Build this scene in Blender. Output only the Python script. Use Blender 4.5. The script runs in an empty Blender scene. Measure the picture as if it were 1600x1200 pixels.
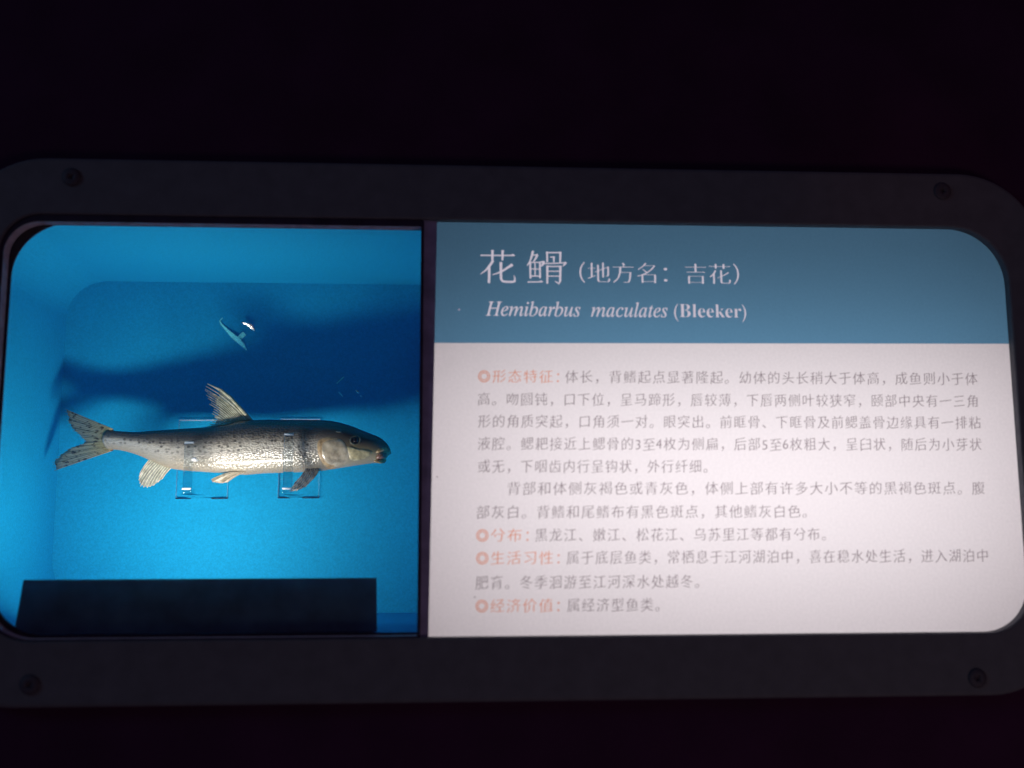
import bpy, bmesh, math, random
from mathutils import Vector, Matrix
random.seed(7)
S = bpy.context.scene
COL = S.collection

# ------------------------------------------------------------------ camera
cd = bpy.data.cameras.new('camera')
cam = bpy.data.objects.new('camera', cd); COL.objects.link(cam)
cd.sensor_width = 36.0
cd.lens = 1.58102 * 1000 / 1600 * 36.0
cd.clip_start = 0.02; cd.clip_end = 50
cam.matrix_world = (Matrix.Translation((0.39278, -0.8823, 0.09417))
                    @ Matrix.Rotation(-0.05811, 4, 'Z')
                    @ Matrix.Rotation(math.pi / 2 + 0.13885, 4, 'X')
                    @ Matrix.Rotation(-0.00288, 4, 'Z'))
cd.dof.use_dof = True
cd.dof.focus_distance = 1.03
cd.dof.aperture_fstop = 2.3
S.camera = cam

# ------------------------------------------------------------------ world: an almost dark exhibition room
w = bpy.data.worlds.new('World'); S.world = w; w.use_nodes = True
bg = w.node_tree.nodes['Background']
bg.inputs[0].default_value = (0.55, 0.30, 0.85, 1)
bg.inputs[1].default_value = 0.030
S.view_settings.view_transform = 'Standard'
S.view_settings.look = 'None'
S.view_settings.exposure = 0
S.view_settings.gamma = 1
S.cycles.transparent_max_bounces = 32

def area(name, loc, target, sx, sy, power, colr, spread=180):
    l = bpy.data.lights.new(name, 'AREA'); l.shape = 'RECTANGLE'; l.size = sx; l.size_y = sy
    l.energy = power; l.color = colr; l.spread = math.radians(spread)
    o = bpy.data.objects.new(name, l); COL.objects.link(o); o.location = loc
    o.rotation_euler = (Vector(target) - Vector(loc)).to_track_quat('-Z', 'Y').to_euler()
    return o
# unseen fill lamps added to brighten the frame, warm lower right, blue left
area('frame_fill_lamp', (1.1, -1.25, -0.75), (0.8, 0, 0.0), 0.5, 0.4, 1.5, (1.0, 0.74, 0.72))
area('frame_fill_lamp_left', (-2.4, -1.3, 1.3), (0.2, 0, 0.2), 0.8, 0.8, 6.0, (0.30, 0.62, 1.0))
l = bpy.data.lights.new('warm_fill_spot', 'SPOT'); l.energy = 0.5; l.color = (1.0, 0.35, 0.22)  # unseen warm spot added for the brown glow at the frame's upper right
l.spot_size = math.radians(17); l.spot_blend = 1.0; l.shadow_soft_size = 0.03
o = bpy.data.objects.new('warm_fill_spot', l); COL.objects.link(o); o.location = (1.0, -0.9, 0.75)
o.rotation_euler = (Vector((0.82, 0, 0.395)) - o.location).to_track_quat('-Z', 'Y').to_euler()

# ------------------------------------------------------------------ helpers
def mat(name):
    m = bpy.data.materials.new(name); m.use_nodes = True
    nt = m.node_tree
    return m, nt, nt.nodes, nt.links

def principled(name, col, rough=0.5, metal=0.0, spec=0.5, noise=0.0, nscale=300, bump=0.0, bscale=None, sheen=0):
    m, nt, N, L = mat(name)
    b = N['Principled BSDF']
    b.inputs['Base Color'].default_value = (*col, 1)
    b.inputs['Roughness'].default_value = rough
    b.inputs['Metallic'].default_value = metal
    b.inputs['Specular IOR Level'].default_value = spec
    tc = N.new('ShaderNodeTexCoord')
    if noise:
        nz = N.new('ShaderNodeTexNoise'); nz.inputs['Scale'].default_value = nscale
        nz.inputs['Detail'].default_value = 4
        L.new(tc.outputs['Object'], nz.inputs['Vector'])
        mr = N.new('ShaderNodeMapRange'); mr.inputs[1].default_value = .3; mr.inputs[2].default_value = .7
        mr.inputs[3].default_value = 1 - noise; mr.inputs[4].default_value = 1 + noise
        L.new(nz.outputs[0], mr.inputs[0])
        vm = N.new('ShaderNodeVectorMath'); vm.operation = 'SCALE'
        vm.inputs[0].default_value = col
        L.new(mr.outputs[0], vm.inputs['Scale'])
        L.new(vm.outputs[0], b.inputs['Base Color'])
    if bump:
        nb = N.new('ShaderNodeTexNoise'); nb.inputs['Scale'].default_value = bscale or nscale
        nb.inputs['Detail'].default_value = 5
        L.new(tc.outputs['Object'], nb.inputs['Vector'])
        bp = N.new('ShaderNodeBump'); bp.inputs['Strength'].default_value = bump
        bp.inputs['Distance'].default_value = 0.0006
        L.new(nb.outputs[0], bp.inputs['Height']); L.new(bp.outputs[0], b.inputs['Normal'])
    return m

def filt(name, col):
    """ink or clear film: tints what is seen through it"""
    m, nt, N, L = mat(name)
    N.remove(N['Principled BSDF'])
    t = N.new('ShaderNodeBsdfTransparent'); t.inputs[0].default_value = (*col, 1)
    L.new(t.outputs[0], N['Material Output'].inputs[0])
    return m

def clear(name, tint, rough=0.02, gloss=(1, 1, 1), frost=0.0, ior=1.47):
    m, nt, N, L = mat(name)
    N.remove(N['Principled BSDF'])
    t = N.new('ShaderNodeBsdfTransparent'); t.inputs[0].default_value = (*tint, 1)
    g = N.new('ShaderNodeBsdfGlossy'); g.inputs[0].default_value = (*gloss, 1); g.inputs['Roughness'].default_value = rough
    f = N.new('ShaderNodeFresnel'); f.inputs[0].default_value = ior
    x = N.new('ShaderNodeMixShader')
    L.new(f.outputs[0], x.inputs[0]); L.new(t.outputs[0], x.inputs[1]); L.new(g.outputs[0], x.inputs[2])
    last = x
    if frost:
        d = N.new('ShaderNodeBsdfTranslucent'); d.inputs[0].default_value = (.9, .95, 1, 1)
        d2 = N.new('ShaderNodeBsdfDiffuse'); d2.inputs[0].default_value = (.9, .95, 1, 1)
        a = N.new('ShaderNodeMixShader'); a.inputs[0].default_value = .5
        L.new(d.outputs[0], a.inputs[1]); L.new(d2.outputs[0], a.inputs[2])
        y = N.new('ShaderNodeMixShader'); y.inputs[0].default_value = frost
        L.new(x.outputs[0], y.inputs[1]); L.new(a.outputs[0], y.inputs[2]); last = y
    L.new(last.outputs[0], N['Material Output'].inputs[0])
    return m

def emis(name, col, s):
    m, nt, N, L = mat(name)
    N.remove(N['Principled BSDF'])
    e = N.new('ShaderNodeEmission'); e.inputs[0].default_value = (*col, 1); e.inputs[1].default_value = s
    L.new(e.outputs[0], N['Material Output'].inputs[0])
    return m

def tag(o, label=None, cat=None, group=None, kind=None):
    if label: o['label'] = label
    if cat: o['category'] = cat
    if group: o['group'] = group
    if kind: o['kind'] = kind
    return o

def thing(name, loc, label, cat, group=None):
    o = bpy.data.objects.new(name, None); COL.objects.link(o); o.location = loc
    o.empty_display_size = 0.02
    return tag(o, label, cat, group)

def link(name, me, m, parent=None, smooth=False):
    if isinstance(m, (list, tuple)):
        for k in m: me.materials.append(k)
    elif m: me.materials.append(m)
    o = bpy.data.objects.new(name, me); COL.objects.link(o)
    if smooth:
        for p in me.polygons: p.use_smooth = True
    if parent:
        o.parent = parent
        root = parent
        off = Vector()
        while root: off += root.location; root = root.parent
        me.transform(Matrix.Translation(-off))
    return o

def pydata(name, v, f, m, parent=None, smooth=False, bevel=0):
    me = bpy.data.meshes.new(name); me.from_pydata([tuple(a) for a in v], [], f)
    bm = bmesh.new(); bm.from_mesh(me)
    bmesh.ops.recalc_face_normals(bm, faces=bm.faces)
    if bevel:
        bmesh.ops.bevel(bm, geom=[e for e in bm.edges if e.is_manifold and e.calc_face_angle(0) > .5], offset=bevel, segments=2, affect='EDGES', profile=.5)
    bm.to_mesh(me); bm.free()
    return link(name, me, m, parent, smooth)

def hexa(pts8):
    return pts8, [(0, 1, 2, 3), (7, 6, 5, 4), (0, 4, 5, 1), (1, 5, 6, 2), (2, 6, 7, 3), (3, 7, 4, 0)]

def box(name, x0, x1, y0, y1, z0, z1, m, parent=None, bevel=0):
    v, f = hexa([(x0, y0, z0), (x1, y0, z0), (x1, y0, z1), (x0, y0, z1), (x0, y1, z0), (x1, y1, z0), (x1, y1, z1), (x0, y1, z1)])
    return pydata(name, v, f, m, parent, bevel=bevel)

def rrect(x0, z0, x1, z1, r, n=14):
    """rounded rectangle; r = radii at bottom-left, bottom-right, top-right, top-left"""
    pts = []
    for (cx, cz, a0, rr) in ((x0 + r[0], z0 + r[0], 180, r[0]), (x1 - r[1], z0 + r[1], 270, r[1]),
                             (x1 - r[2], z1 - r[2], 0, r[2]), (x0 + r[3], z1 - r[3], 90, r[3])):
        for k in range(n + 1):
            a = math.radians(a0 + 90 * k / n)
            pts.append((cx + rr * math.cos(a), cz + rr * math.sin(a)))
    return pts

def loft(name, rings, m, parent=None, closed=True, smooth=False):
    """rings: list of (points, y); faces between consecutive rings; closed joins last to first"""
    v = []; f = []
    n = len(rings[0][0])
    for pts, y in rings: v += [(p[0], y, p[1]) for p in pts]
    R = len(rings)
    for i in range(R if closed else R - 1):
        j = (i + 1) % R
        for k in range(n):
            l2 = (k + 1) % n
            f.append((i * n + k, i * n + l2, j * n + l2, j * n + k))
    return pydata(name, v, f, m, parent, smooth)

def offs(pts, d, x0, z0, x1, z1):
    cx, cz = (x0 + x1) / 2, (z0 + z1) / 2
    out = []
    n = len(pts)
    for i, p in enumerate(pts):
        a = pts[i - 1]; b = pts[(i + 1) % n]
        t = Vector((b[0] - a[0], b[1] - a[1])); t.normalize()
        out.append((p[0] - t.y * d * -1, p[1] + t.x * d * -1))
    return out   # outward for counter-clockwise outlines

def tube(name, pts, rad, m, parent=None, nseg=8, cap=True):
    v = []; f = []
    pts = [Vector(p) for p in pts]
    for i, p in enumerate(pts):
        t = (pts[min(i + 1, len(pts) - 1)] - pts[max(i - 1, 0)]).normalized()
        a = t.orthogonal().normalized() if i == 0 else (a - t * a.dot(t)).normalized()
        b = t.cross(a)
        r = rad[i] if isinstance(rad, (list, tuple)) else rad
        for k in range(nseg):
            an = 2 * math.pi * k / nseg
            v.append(p + (a * math.cos(an) + b * math.sin(an)) * r)
    for i in range(len(pts) - 1):
        for k in range(nseg):
            l2 = (k + 1) % nseg
            f.append((i * nseg + k, i * nseg + l2, (i + 1) * nseg + l2, (i + 1) * nseg + k))
    if cap:
        f.append(tuple(range(nseg))[::-1]); f.append(tuple((len(pts) - 1) * nseg + k for k in range(nseg)))
    if name is None: return v, f
    return pydata(name, v, f, m, parent, smooth=True)

# ------------------------------------------------------------------ materials
M_wall = principled('dark_wall_paint', (0.050, 0.014, 0.044), .9, spec=.1, noise=.15, nscale=14, bump=.3, bscale=300)
M_frame = principled('frame_powder_coat', (0.112, 0.112, 0.128), .6, spec=.25, noise=.10, nscale=60, bump=.35, bscale=900)
M_plate = principled('black_face_plate', (0.030, 0.018, 0.040), .6, spec=.25, noise=.3, nscale=60)
M_rim = principled('grey_window_rim', (0.68, 0.58, 0.62), .5, spec=.3, noise=.2, nscale=120)
M_screw = principled('dark_screw', (0.075, 0.066, 0.082), .65, metal=.2, spec=.2)
M_shield = principled('dark_shield_board', (0.07, 0.19, 0.27), .55, spec=.3, noise=.25, nscale=40, bump=.2, bscale=500)  # bluish lens flare cast put into the board's colour
M_divider = principled('dark_divider', (0.26, 0.24, 0.40), .6, spec=.2, noise=.25, nscale=60)
M_blue = principled('blue_case_paint', (0.005, 0.322, 0.60), .75, spec=.12, noise=.12, nscale=520, bump=.25, bscale=700)
M_white = principled('white_lightbox_inside', (0.85, 0.82, 0.83), .9, spec=.1)
M_tube = emis('case_lamp_glow', (1.0, 0.95, 0.88), 8.0)
M_acr = clear('clear_acrylic', (0.84, 0.875, 0.90), ior=1.36)
M_acr_thin = clear('clear_acrylic_plate', (0.985, 0.992, 0.995), ior=1.30)
M_arm = clear('clear_acrylic_arm', (.985, .99, .99), ior=1.02)
M_frost = clear('sawn_edge_and_glint', (.9, .95, 1), .3, frost=.97)  # sawn plate edge, also the painted lip highlights
M_line = clear('acrylic_edge', (.72, .80, .85), .3, frost=.10)
M_glass = clear('window_glass', (0.985, 0.99, 0.99), .0)
M_chrome = principled('glint_mirror', (.95, .95, .95), .16, metal=1)  # mirror surface of the added glint beads
M_reflection = principled('reflection_mark', (0.16, 0.86, 0.92), .5, metal=.0, noise=.3, nscale=900, bump=.4, bscale=1500)  # turquoise reflection painted as a surface colour
M_scrapw = principled('white_residue', (0.85, 0.88, 0.92), .3)

# ------------------------------------------------------------------ wall behind the case
W, H = 0.90, 0.3640
D = 0.2276
YP = 0.010                         # plane of the printed panel
wall_o = rrect(-3, -2.6, 4, 3, (.01,) * 4, 14)
hole = rrect(-0.036, -0.032, 0.922, 0.395, (.04,) * 4, 14)
wl = loft('wall', [(wall_o, .014), (hole, .014), (hole, .30), (wall_o, .30)], M_wall)
tag(wl, kind='structure')

# ------------------------------------------------------------------ display case
case = thing('display_case', (0.45, 0, 0), 'dark grey framed lit display case with rounded corners, set in the black wall', 'display case')
OX = (-0.046, -0.0538, 0.940, 0.4186)
outer = rrect(*OX, (.078, .078, .078, .078))
inner = rrect(-0.0042, 0.0, 0.9035, 0.3668, (.046, .042, .053, .034))
ob = offs(outer, -0.0035, *OX)
ib = offs(inner, 0.0016, *OX)
loft('frame', [(outer, .0135), (outer, .0030), (offs(outer, -.0012, *OX), .0009), (ob, 0.0), (ib, 0.0),
               (offs(inner, .0004, *OX), .0006), (inner, .0018), (inner, .0085), (outer, .0135)][:-1] , M_frame, case)

def screw(x, z, ang):
    v = []; f = []
    n = 20
    prof = [(.0082, -.0001), (.0082, -.0010), (.0070, -.0019), (.0045, -.0024), (.0026, -.0025), (.0024, -.0008), (.0, -.0008)]
    for r, y in prof:
        for k in range(n):
            a = 2 * math.pi * k / n + ang
            rr = r if r > .003 or r == 0 else r * (1.0 if k % 5 < 3 else .55)
            v.append((x + rr * math.cos(a), y, z + rr * math.sin(a)))
    for i in range(len(prof) - 1):
        for k in range(n):
            l2 = (k + 1) % n
            f.append((i * n + k, i * n + l2, (i + 1) * n + l2, (i + 1) * n + k))
    return pydata('screw', v, f, M_screw, case, smooth=True)
for x, z, a in ((.0544, .4003, .3), (.8452, .4006, 1.1), (.0453, -.0349, 2.0), (.8486, -.0385, .7)):
    screw(x, z, a)

# rim round the specimen window (rounded outside corners, runs square into the divider)
ro = rrect(-0.006, -0.002, 0.3655, 0.3665, (.046, .002, .002, .036))
ri = rrect(-0.0008, 0.0012, 0.3628, 0.3604, (.044, .001, .001, .030))
rim = loft('window_rim', [(ro, .0020), (ri, .0020), (ri, .0136), (ro, .0136)], [M_plate, M_rim], case)
for _k, _p in enumerate(rim.data.polygons): _p.material_index = 1 if len(ro) <= _k < 2 * len(ro) else 0
# black mask with the rounded window opening
bo = rrect(-0.036, -0.008, 0.3665, 0.372, (.004,) * 4)
bi = rrect(0.0012, 0.0030, 0.3626, 0.3632, (.048, .001, .001, .050))
loft('window_mask', [(bo, .0151), (bi, .0151), (bi, .0165), (bo, .0165)], M_plate, case)
# blue lining: sides extruded from the opening, then the back
li = rrect(-0.0295, 0.0020, 0.3636, 0.3612, (.060, .001, .001, .042))
liner = [(li, .0168), (li, D - .006)]
n = len(bi)
liner[-1] = (li, D)
v = []; f = []
for pts, y in liner: v += [(p[0], y, p[1]) for p in pts]
for i in range(len(liner) - 1):
    for k in range(n):
        l2 = (k + 1) % n
        f.append((i * n + k, i * n + l2, (i + 1) * n + l2, (i + 1) * n + k))
f.append(tuple((len(liner) - 1) * n + k for k in range(n)))
# closing skin outside so that the liner has thickness
lo = rrect(-.0335, -.004, .3646, .368, (.05, .004, .004, .05))
nv = len(v)
v += [(p[0], .0168, p[1]) for p in lo] + [(p[0], D + .004, p[1]) for p in lo]
for k in range(n):
    l2 = (k + 1) % n
    f.append((k, l2, nv + l2, nv + k))
    f.append((nv + k, nv + l2, nv + n + l2, nv + n + k))
f.append(tuple(nv + n + k for k in range(n)))
pydata('recess_lining', v, f, M_blue, case)

# divider between window and printed panel
pydata('divider', *hexa([(.3648, .0040, -.002), (.3722, .0062, -.002), (.3770, .0062, .3690), (.3648, .0040, .3690),
                         (.3648, .0098, -.002), (.3722, .0098, -.002), (.3770, .0098, .3690), (.3648, .0098, .3690)]), M_divider, case)
box('divider_wall', .3660, .3700, .0172, .2, -.02, .39, M_white, case)
# pane in front of the specimen
box('window_pane', .0, .3636, .0142, .0149, .0010, .3632, M_glass, case)

# light box behind the printed panel
lb = rrect(.3702, -.022, .918, .385, (.002,) * 4, 2)
v = []; f = []
m_ = len(lb)
for y in (.0102, .135): v += [(p[0], y, p[1]) for p in lb]
for k in range(m_):
    f.append((k, (k + 1) % m_, m_ + (k + 1) % m_, m_ + k))
f.append(tuple(m_ + k for k in range(m_)))
lbo = offs(lb, .003, *OX)
for y in (.0102, .138): v += [(p[0], y, p[1]) for p in lbo]
for k in range(m_):
    f.append((2 * m_ + k, 2 * m_ + (k + 1) % m_, 3 * m_ + (k + 1) % m_, 3 * m_ + k))
    f.append((k, (k + 1) % m_, 2 * m_ + (k + 1) % m_, 2 * m_ + k))
f.append(tuple(3 * m_ + k for k in range(m_)))
pydata('light_box', v, f, M_white, case)
area('panel_lamp', (.640, .128, .130), (.640, 0, .130), .26, .12, .065, (1.0, .965, .975))
area('panel_lamp_side', (.648, .131, .145), (.648, 0, .145), .52, .24, .68, (1.0, .965, .975))

# ------------------------------------------------------------------ printed information panel
M_panel, nt, N, L = mat('backlit_white_acrylic')
N.remove(N['Principled BSDF'])
tr = N.new('ShaderNodeBsdfTranslucent'); df = N.new('ShaderNodeBsdfDiffuse'); gl = N.new('ShaderNodeBsdfGlossy')
tc = N.new('ShaderNodeTexCoord'); nz = N.new('ShaderNodeTexNoise'); nz.inputs['Scale'].default_value = 420; nz.inputs['Detail'].default_value = 3
L.new(tc.outputs['Object'], nz.inputs['Vector'])
cr = N.new('ShaderNodeValToRGB'); cr.color_ramp.elements[0].position = .3; cr.color_ramp.elements[1].position = .7
cr.color_ramp.elements[0].color = (.650, .617, .630, 1); cr.color_ramp.elements[1].color = (.710, .672, .685, 1)
L.new(nz.outputs[0], cr.inputs[0]); L.new(cr.outputs[0], tr.inputs[0])
df.inputs[0].default_value = (.75, .72, .74, 1); gl.inputs['Roughness'].default_value = .35
a = N.new('ShaderNodeMixShader'); a.inputs[0].default_value = .12
L.new(tr.outputs[0], a.inputs[1]); L.new(df.outputs[0], a.inputs[2])
b = N.new('ShaderNodeMixShader'); b.inputs[0].default_value = .015
L.new(a.outputs[0], b.inputs[1]); L.new(gl.outputs[0], b.inputs[2])
L.new(b.outputs[0], N['Material Output'].inputs[0])
M_head = filt('blue_header_ink', (.145, .37, .56))
M_ink = filt('grey_text_ink', (.30, .26, .28))
M_red = filt('orange_text_ink', (.93, .38, .22))
M_title = emis('backlit_title_letters', (.60, .54, .63), .92)
M_speck = emis('backlit_ink_chip', (.40, .34, .46), .8)

panel = thing('information_panel', (.64, YP, 0), 'backlit pinkish white printed panel with blue header and Chinese fish description', 'information panel')
PL = lambda z: .3700 + (.3765 - .3700) * z / .372
xr = .914
pv = [(PL(-.015), YP, -.015), (xr, YP, -.015), (xr, YP, .379), (PL(.379), YP, .379),
      (PL(-.025), YP + .0015, -.025), (xr, YP + .0015, -.025), (xr, YP + .0015, .39), (PL(.39), YP + .0015, .39)]
# one sheet of opal acrylic (front face lights up from behind)
pydata('opal_sheet', pv[:4], [(0, 1, 2, 3)], M_panel, panel)
hz0, hz1 = .2557, .2590
y = YP - .0002
pydata('header_print', [(PL(hz0), y, hz0), (xr, y, hz1), (xr, y, .378), (PL(.378), y, .378)], [(0, 1, 2, 3)], M_head, panel)

deps = None
def text_mesh(name, body, x0, x1, zc, size, m, thin=0.0, thin_h=0.0, rise=0.0, zs=1.0, y=YP - .0003, spacing=1.0):
    """flat lettering in the panel plane; thin = stroke thinning, thin_h = extra thinning of level strokes"""
    c = bpy.data.curves.new(name, 'FONT'); c.body = body; c.size = 1.0; c.resolution_u = 3
    c.space_character = spacing
    o = bpy.data.objects.new(name, c); COL.objects.link(o)
    dg = bpy.context.evaluated_depsgraph_get()
    cu = o.to_curve(dg).copy()
    bpy.data.objects.remove(o)
    spl = []
    for s in cu.splines:
        if s.type != 'BEZIER': continue
        P = s.bezier_points; n = len(P)
        if n < 3: continue
        outl = []
        for i in range(n):
            outl += [P[i].co.xy.copy()]
        ar = sum(outl[i - 1].x * outl[i].y - outl[i].x * outl[i - 1].y for i in range(n)) / 2
        spl.append((s, ar, outl))
    if not spl: return None
    def inside(pt, poly):
        c = False
        for k in range(len(poly)):
            a_, b_ = poly[k - 1], poly[k]
            if (a_.y > pt.y) != (b_.y > pt.y) and pt.x < (b_.x - a_.x) * (pt.y - a_.y) / (b_.y - a_.y) + a_.x: c = not c
        return c
    boxes = [(min(q.x for q in o_), max(q.x for q in o_), min(q.y for q in o_), max(q.y for q in o_)) for _, _, o_ in spl]
    signs = []
    for a_i, (s, ar, outl) in enumerate(spl):
        depth = 0
        for b_i, (s2, ar2, o2) in enumerate(spl):
            if a_i == b_i or abs(ar2) <= abs(ar): continue
            B_ = boxes[b_i]; pt = outl[0]
            if B_[0] < pt.x < B_[1] and B_[2] < pt.y < B_[3] and inside(pt, o2): depth += 1
        signs.append((1 if ar > 0 else -1) * (-1 if depth % 2 else 1))
    for (s, ar, outl), sgn in zip(spl, signs):
        P = s.bezier_points; n = len(P)
        shifts = []
        for i in range(n):
            t1 = P[i].co.xy - P[i].handle_left.xy
            if t1.length < 1e-5: t1 = P[i].co.xy - P[i - 1].co.xy
            t2 = P[i].handle_right.xy - P[i].co.xy
            if t2.length < 1e-5: t2 = P[(i + 1) % n].co.xy - P[i].co.xy
            n1 = Vector((t1.y, -t1.x)).normalized() * sgn if t1.length else Vector((0, 0))
            n2 = Vector((t2.y, -t2.x)).normalized() * sgn if t2.length else Vector((0, 0))
            def sh(nn): return thin + thin_h * abs(nn.y) ** 2
            # move each adjoining edge inwards, meet at the corner
            d1, d2 = sh(n1), sh(n2)
            det = n1.x * n2.y - n1.y * n2.x
            if abs(det) > .25:
                sx = (-d1 * n2.y + d2 * n1.y) / det
                sy = (-d2 * n1.x + d1 * n2.x) / det
            else:
                nn = (n1 + n2); nn = nn.normalized() if nn.length > 1e-5 else n1
                dd = (d1 + d2) / 2; sx, sy = -nn.x * dd, -nn.y * dd
            q = Vector((sx, sy))
            if q.length > .06: q = q.normalized() * .06
            shifts.append(q)
        for i in range(n):
            q = Vector((shifts[i].x, shifts[i].y, 0))
            P[i].handle_left_type = 'FREE'; P[i].handle_right_type = 'FREE'
            a_, b_, c_ = P[i].co + q, P[i].handle_left + q, P[i].handle_right + q
            P[i].co = a_; P[i].handle_left = b_; P[i].handle_right = c_
        if rise:
            cx = sum(p.co.x for p in P) / n
            cell = math.floor(cx) + .5
            for p in P:
                for at in ('co', 'handle_left', 'handle_right'):
                    q = getattr(p, at).copy()
                    q.y += rise * (q.x - cell)
                    q.x = cell + (q.x - cell) * .93 + .03 * (q.y - .35)
                    setattr(p, at, q)
    cu.dimensions = '2D'; cu.fill_mode = 'BOTH'; cu.resolution_u = 3
    o = bpy.data.objects.new(name, cu); COL.objects.link(o)
    dg = bpy.context.evaluated_depsgraph_get()
    me = bpy.data.meshes.new_from_object(o.evaluated_get(dg))
    bpy.data.objects.remove(o)
    xs = [p.co.x for p in me.vertices]
    a0, a1 = min(xs), max(xs)
    k = (x1 - x0) / (a1 - a0)
    for p in me.vertices:
        gx, gz = p.co.x, p.co.y
        p.co = (x0 + (gx - a0) * k, y, zc + (gz - .36) * size * zs)
    me.name = name
    me.materials.clear()
    return link(name, me, m, panel)

K = dict(thin=.004, thin_h=.008, rise=.10)
PITCH = .01305
def cjk(n): return n * PITCH
LINES = [
 ('◎形态特征：', '体长，背鳍起点显著隆起。幼体的头长稍大于体高，成鱼则小于体', .4144, .4870, .4926, .8720, .2258),
 (None, '高。吻圆钝，口下位，呈马蹄形，唇较薄，下唇两侧叶较狭窄，颐部中央有一三角', 0, 0, .4145, .8708, .2053),
 (None, '形的角质突起，口角须一对。眼突出。前眶骨、下眶骨及前鳃盖骨边缘具有一排粘', 0, 0, .4145, .8724, .1855),
 (None, '液腔。鳃耙接近上鳃骨的3至4枚为侧扁，后部5至6枚粗大，呈臼状，随后为小芽状', 0, 0, .4145, .8716, .1656),
 (None, '或无，下咽齿内行呈钩状，外行纤细。', 0, 0, .4146, .6188, .1456),
 (None, '背部和体侧灰褐色或青灰色，体侧上部有许多大小不等的黑褐色斑点。腹', 0, 0, .4405, .8719, .1262),
 (None, '部灰白。背鳍和尾鳍布有黑色斑点，其他鳍灰白色。', 0, 0, .4135, .7072, .1056),
 ('◎分布：', '黑龙江、嫩江、松花江、乌苏里江等都有分布。', .4130, .4590, .4645, .7237, .0856),
 ('◎生活习性：', '属于底层鱼类，常栖息于江河湖泊中，喜在稳水处生活，进入湖泊中', .4130, .4860, .4920, .8707, .0660),
 (None, '肥育。冬季洄游至江河深水处越冬。', 0, 0, .4125, .6084, .0450),
 ('◎经济价值：', '属经济型鱼类。', .4126, .4855, .4920, .5728, .0252),
]
for hd, tx, a0, a1, b0, b1, zc in LINES:
    if hd:
        text_mesh('heading_text', hd[1:], a0 + .0128, a1, zc, .0126, M_red, **K)
        vv, ff = [], []
        for ro_, ri_ in ((.0053, .0044), (.0036, .0028)):
            o_ = len(vv)
            for k in range(28):
                an = 2 * math.pi * k / 28
                for r_ in (ro_, ri_): vv.append((a0 + .0054 + r_ * math.cos(an), YP - .0003, zc + r_ * math.sin(an)))
            ff += [(o_ + 2 * k, o_ + 2 * k + 1, o_ + (2 * k + 3) % 56, o_ + (2 * k + 2) % 56) for k in range(28)]
        rg = bpy.data.meshes.new('heading_mark'); rg.from_pydata(vv, [], ff); link('heading_mark', rg, M_red, panel)
    text_mesh('body_text', tx, b0, b1, zc, .0126, M_ink, **K)
text_mesh('local_name_text', '（地方名：吉花）', .5063, .6536, .3215, .0213, M_title, thin=.002, thin_h=.022)
text_mesh('latin_name_text', '𝐻𝑒𝑚𝑖𝑏𝑎𝑟𝑏𝑢𝑠  𝑚𝑎𝑐𝑢𝑙𝑎𝑡𝑒𝑠', .4210, .5865, .2877, .0186, M_title, thin=-.004)
text_mesh('author_name_text', '(𝐁𝐥𝐞𝐞𝐤𝐞𝐫)', .5925, .6590, .2877, .0180, M_title, thin=.009)

# the two large title characters, brush strokes with thin levels and thick uprights
def strokes(name, lst):
    v = []; f = []
    def P(u, w_):
        px = 740 + u / 7.273; py = 375 + w_ / 7.273
        return Vector((.4160 + (px - 750) * .00058, .3390 - (py - 395) * .000585))
    for i, st in enumerate(lst):
        yy = YP - .0003 - i * .000004
        pts = [(P(a_, b_), c_ / 7.273 * .00058) for a_, b_, c_ in st]
        base = len(v)
        for j, (p, wd) in enumerate(pts):
            q0 = pts[max(j - 1, 0)][0]; q1 = pts[min(j + 1, len(pts) - 1)][0]
            t = (q1 - q0).normalized(); nn = Vector((-t.y, t.x))
            v.append((p.x + nn.x * wd / 2, yy, p.y + nn.y * wd / 2)); v.append((p.x - nn.x * wd / 2, yy, p.y - nn.y * wd / 2))
        for j in range(len(pts) - 1):
            f.append((base + 2 * j, base + 2 * j + 1, base + 2 * j + 3, base + 2 * j + 2))
    me = bpy.data.meshes.new(name); me.from_pydata(v, [], f)
    return link(name, me, M_title, panel)
strokes('title_character', [
 [(78, 175, 14), (250, 174, 13), (425, 172, 14), (445, 166, 26), (470, 176, 6)],
 [(214, 112, 32), (214, 130, 26), (212, 228, 24)], [(330, 112, 32), (330, 130, 26), (327, 230, 20)],
 [(222, 232, 28), (185, 290, 25), (140, 345, 18), (78, 392, 7)],
 [(178, 285, 26), (177, 380, 28), (174, 494, 26)],
 [(442, 278, 34), (400, 305, 26), (330, 352, 20), (270, 380, 14), (212, 398, 8)],
 [(310, 250, 30), (310, 400, 27), (312, 445, 27), (330, 472, 24), (380, 478, 22), (440, 478, 22), (466, 470, 26), (468, 440, 16), (458, 400, 6)]])
strokes('title_character', [
 [(676, 115, 26), (660, 185, 22), (640, 240, 16), (608, 290, 8)],
 [(660, 166, 12), (705, 164, 12), (730, 160, 26)], [(728, 160, 24), (705, 205, 20), (682, 240, 12)],
 [(643, 240, 20), (644, 340, 20), (646, 436, 20)], [(643, 250, 12), (750, 248, 12), (785, 240, 16)],
 [(796, 232, 26), (790, 262, 22), (766, 292, 8)],
 [(754, 248, 20), (755, 340, 20), (755, 432, 20)], [(698, 250, 13), (699, 410, 13)],
 [(650, 326, 11), (755, 325, 11)], [(650, 408, 13), (755, 406, 13)],
 [(612, 477, 13), (740, 474, 13), (765, 468, 22), (790, 474, 6)]])
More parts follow.
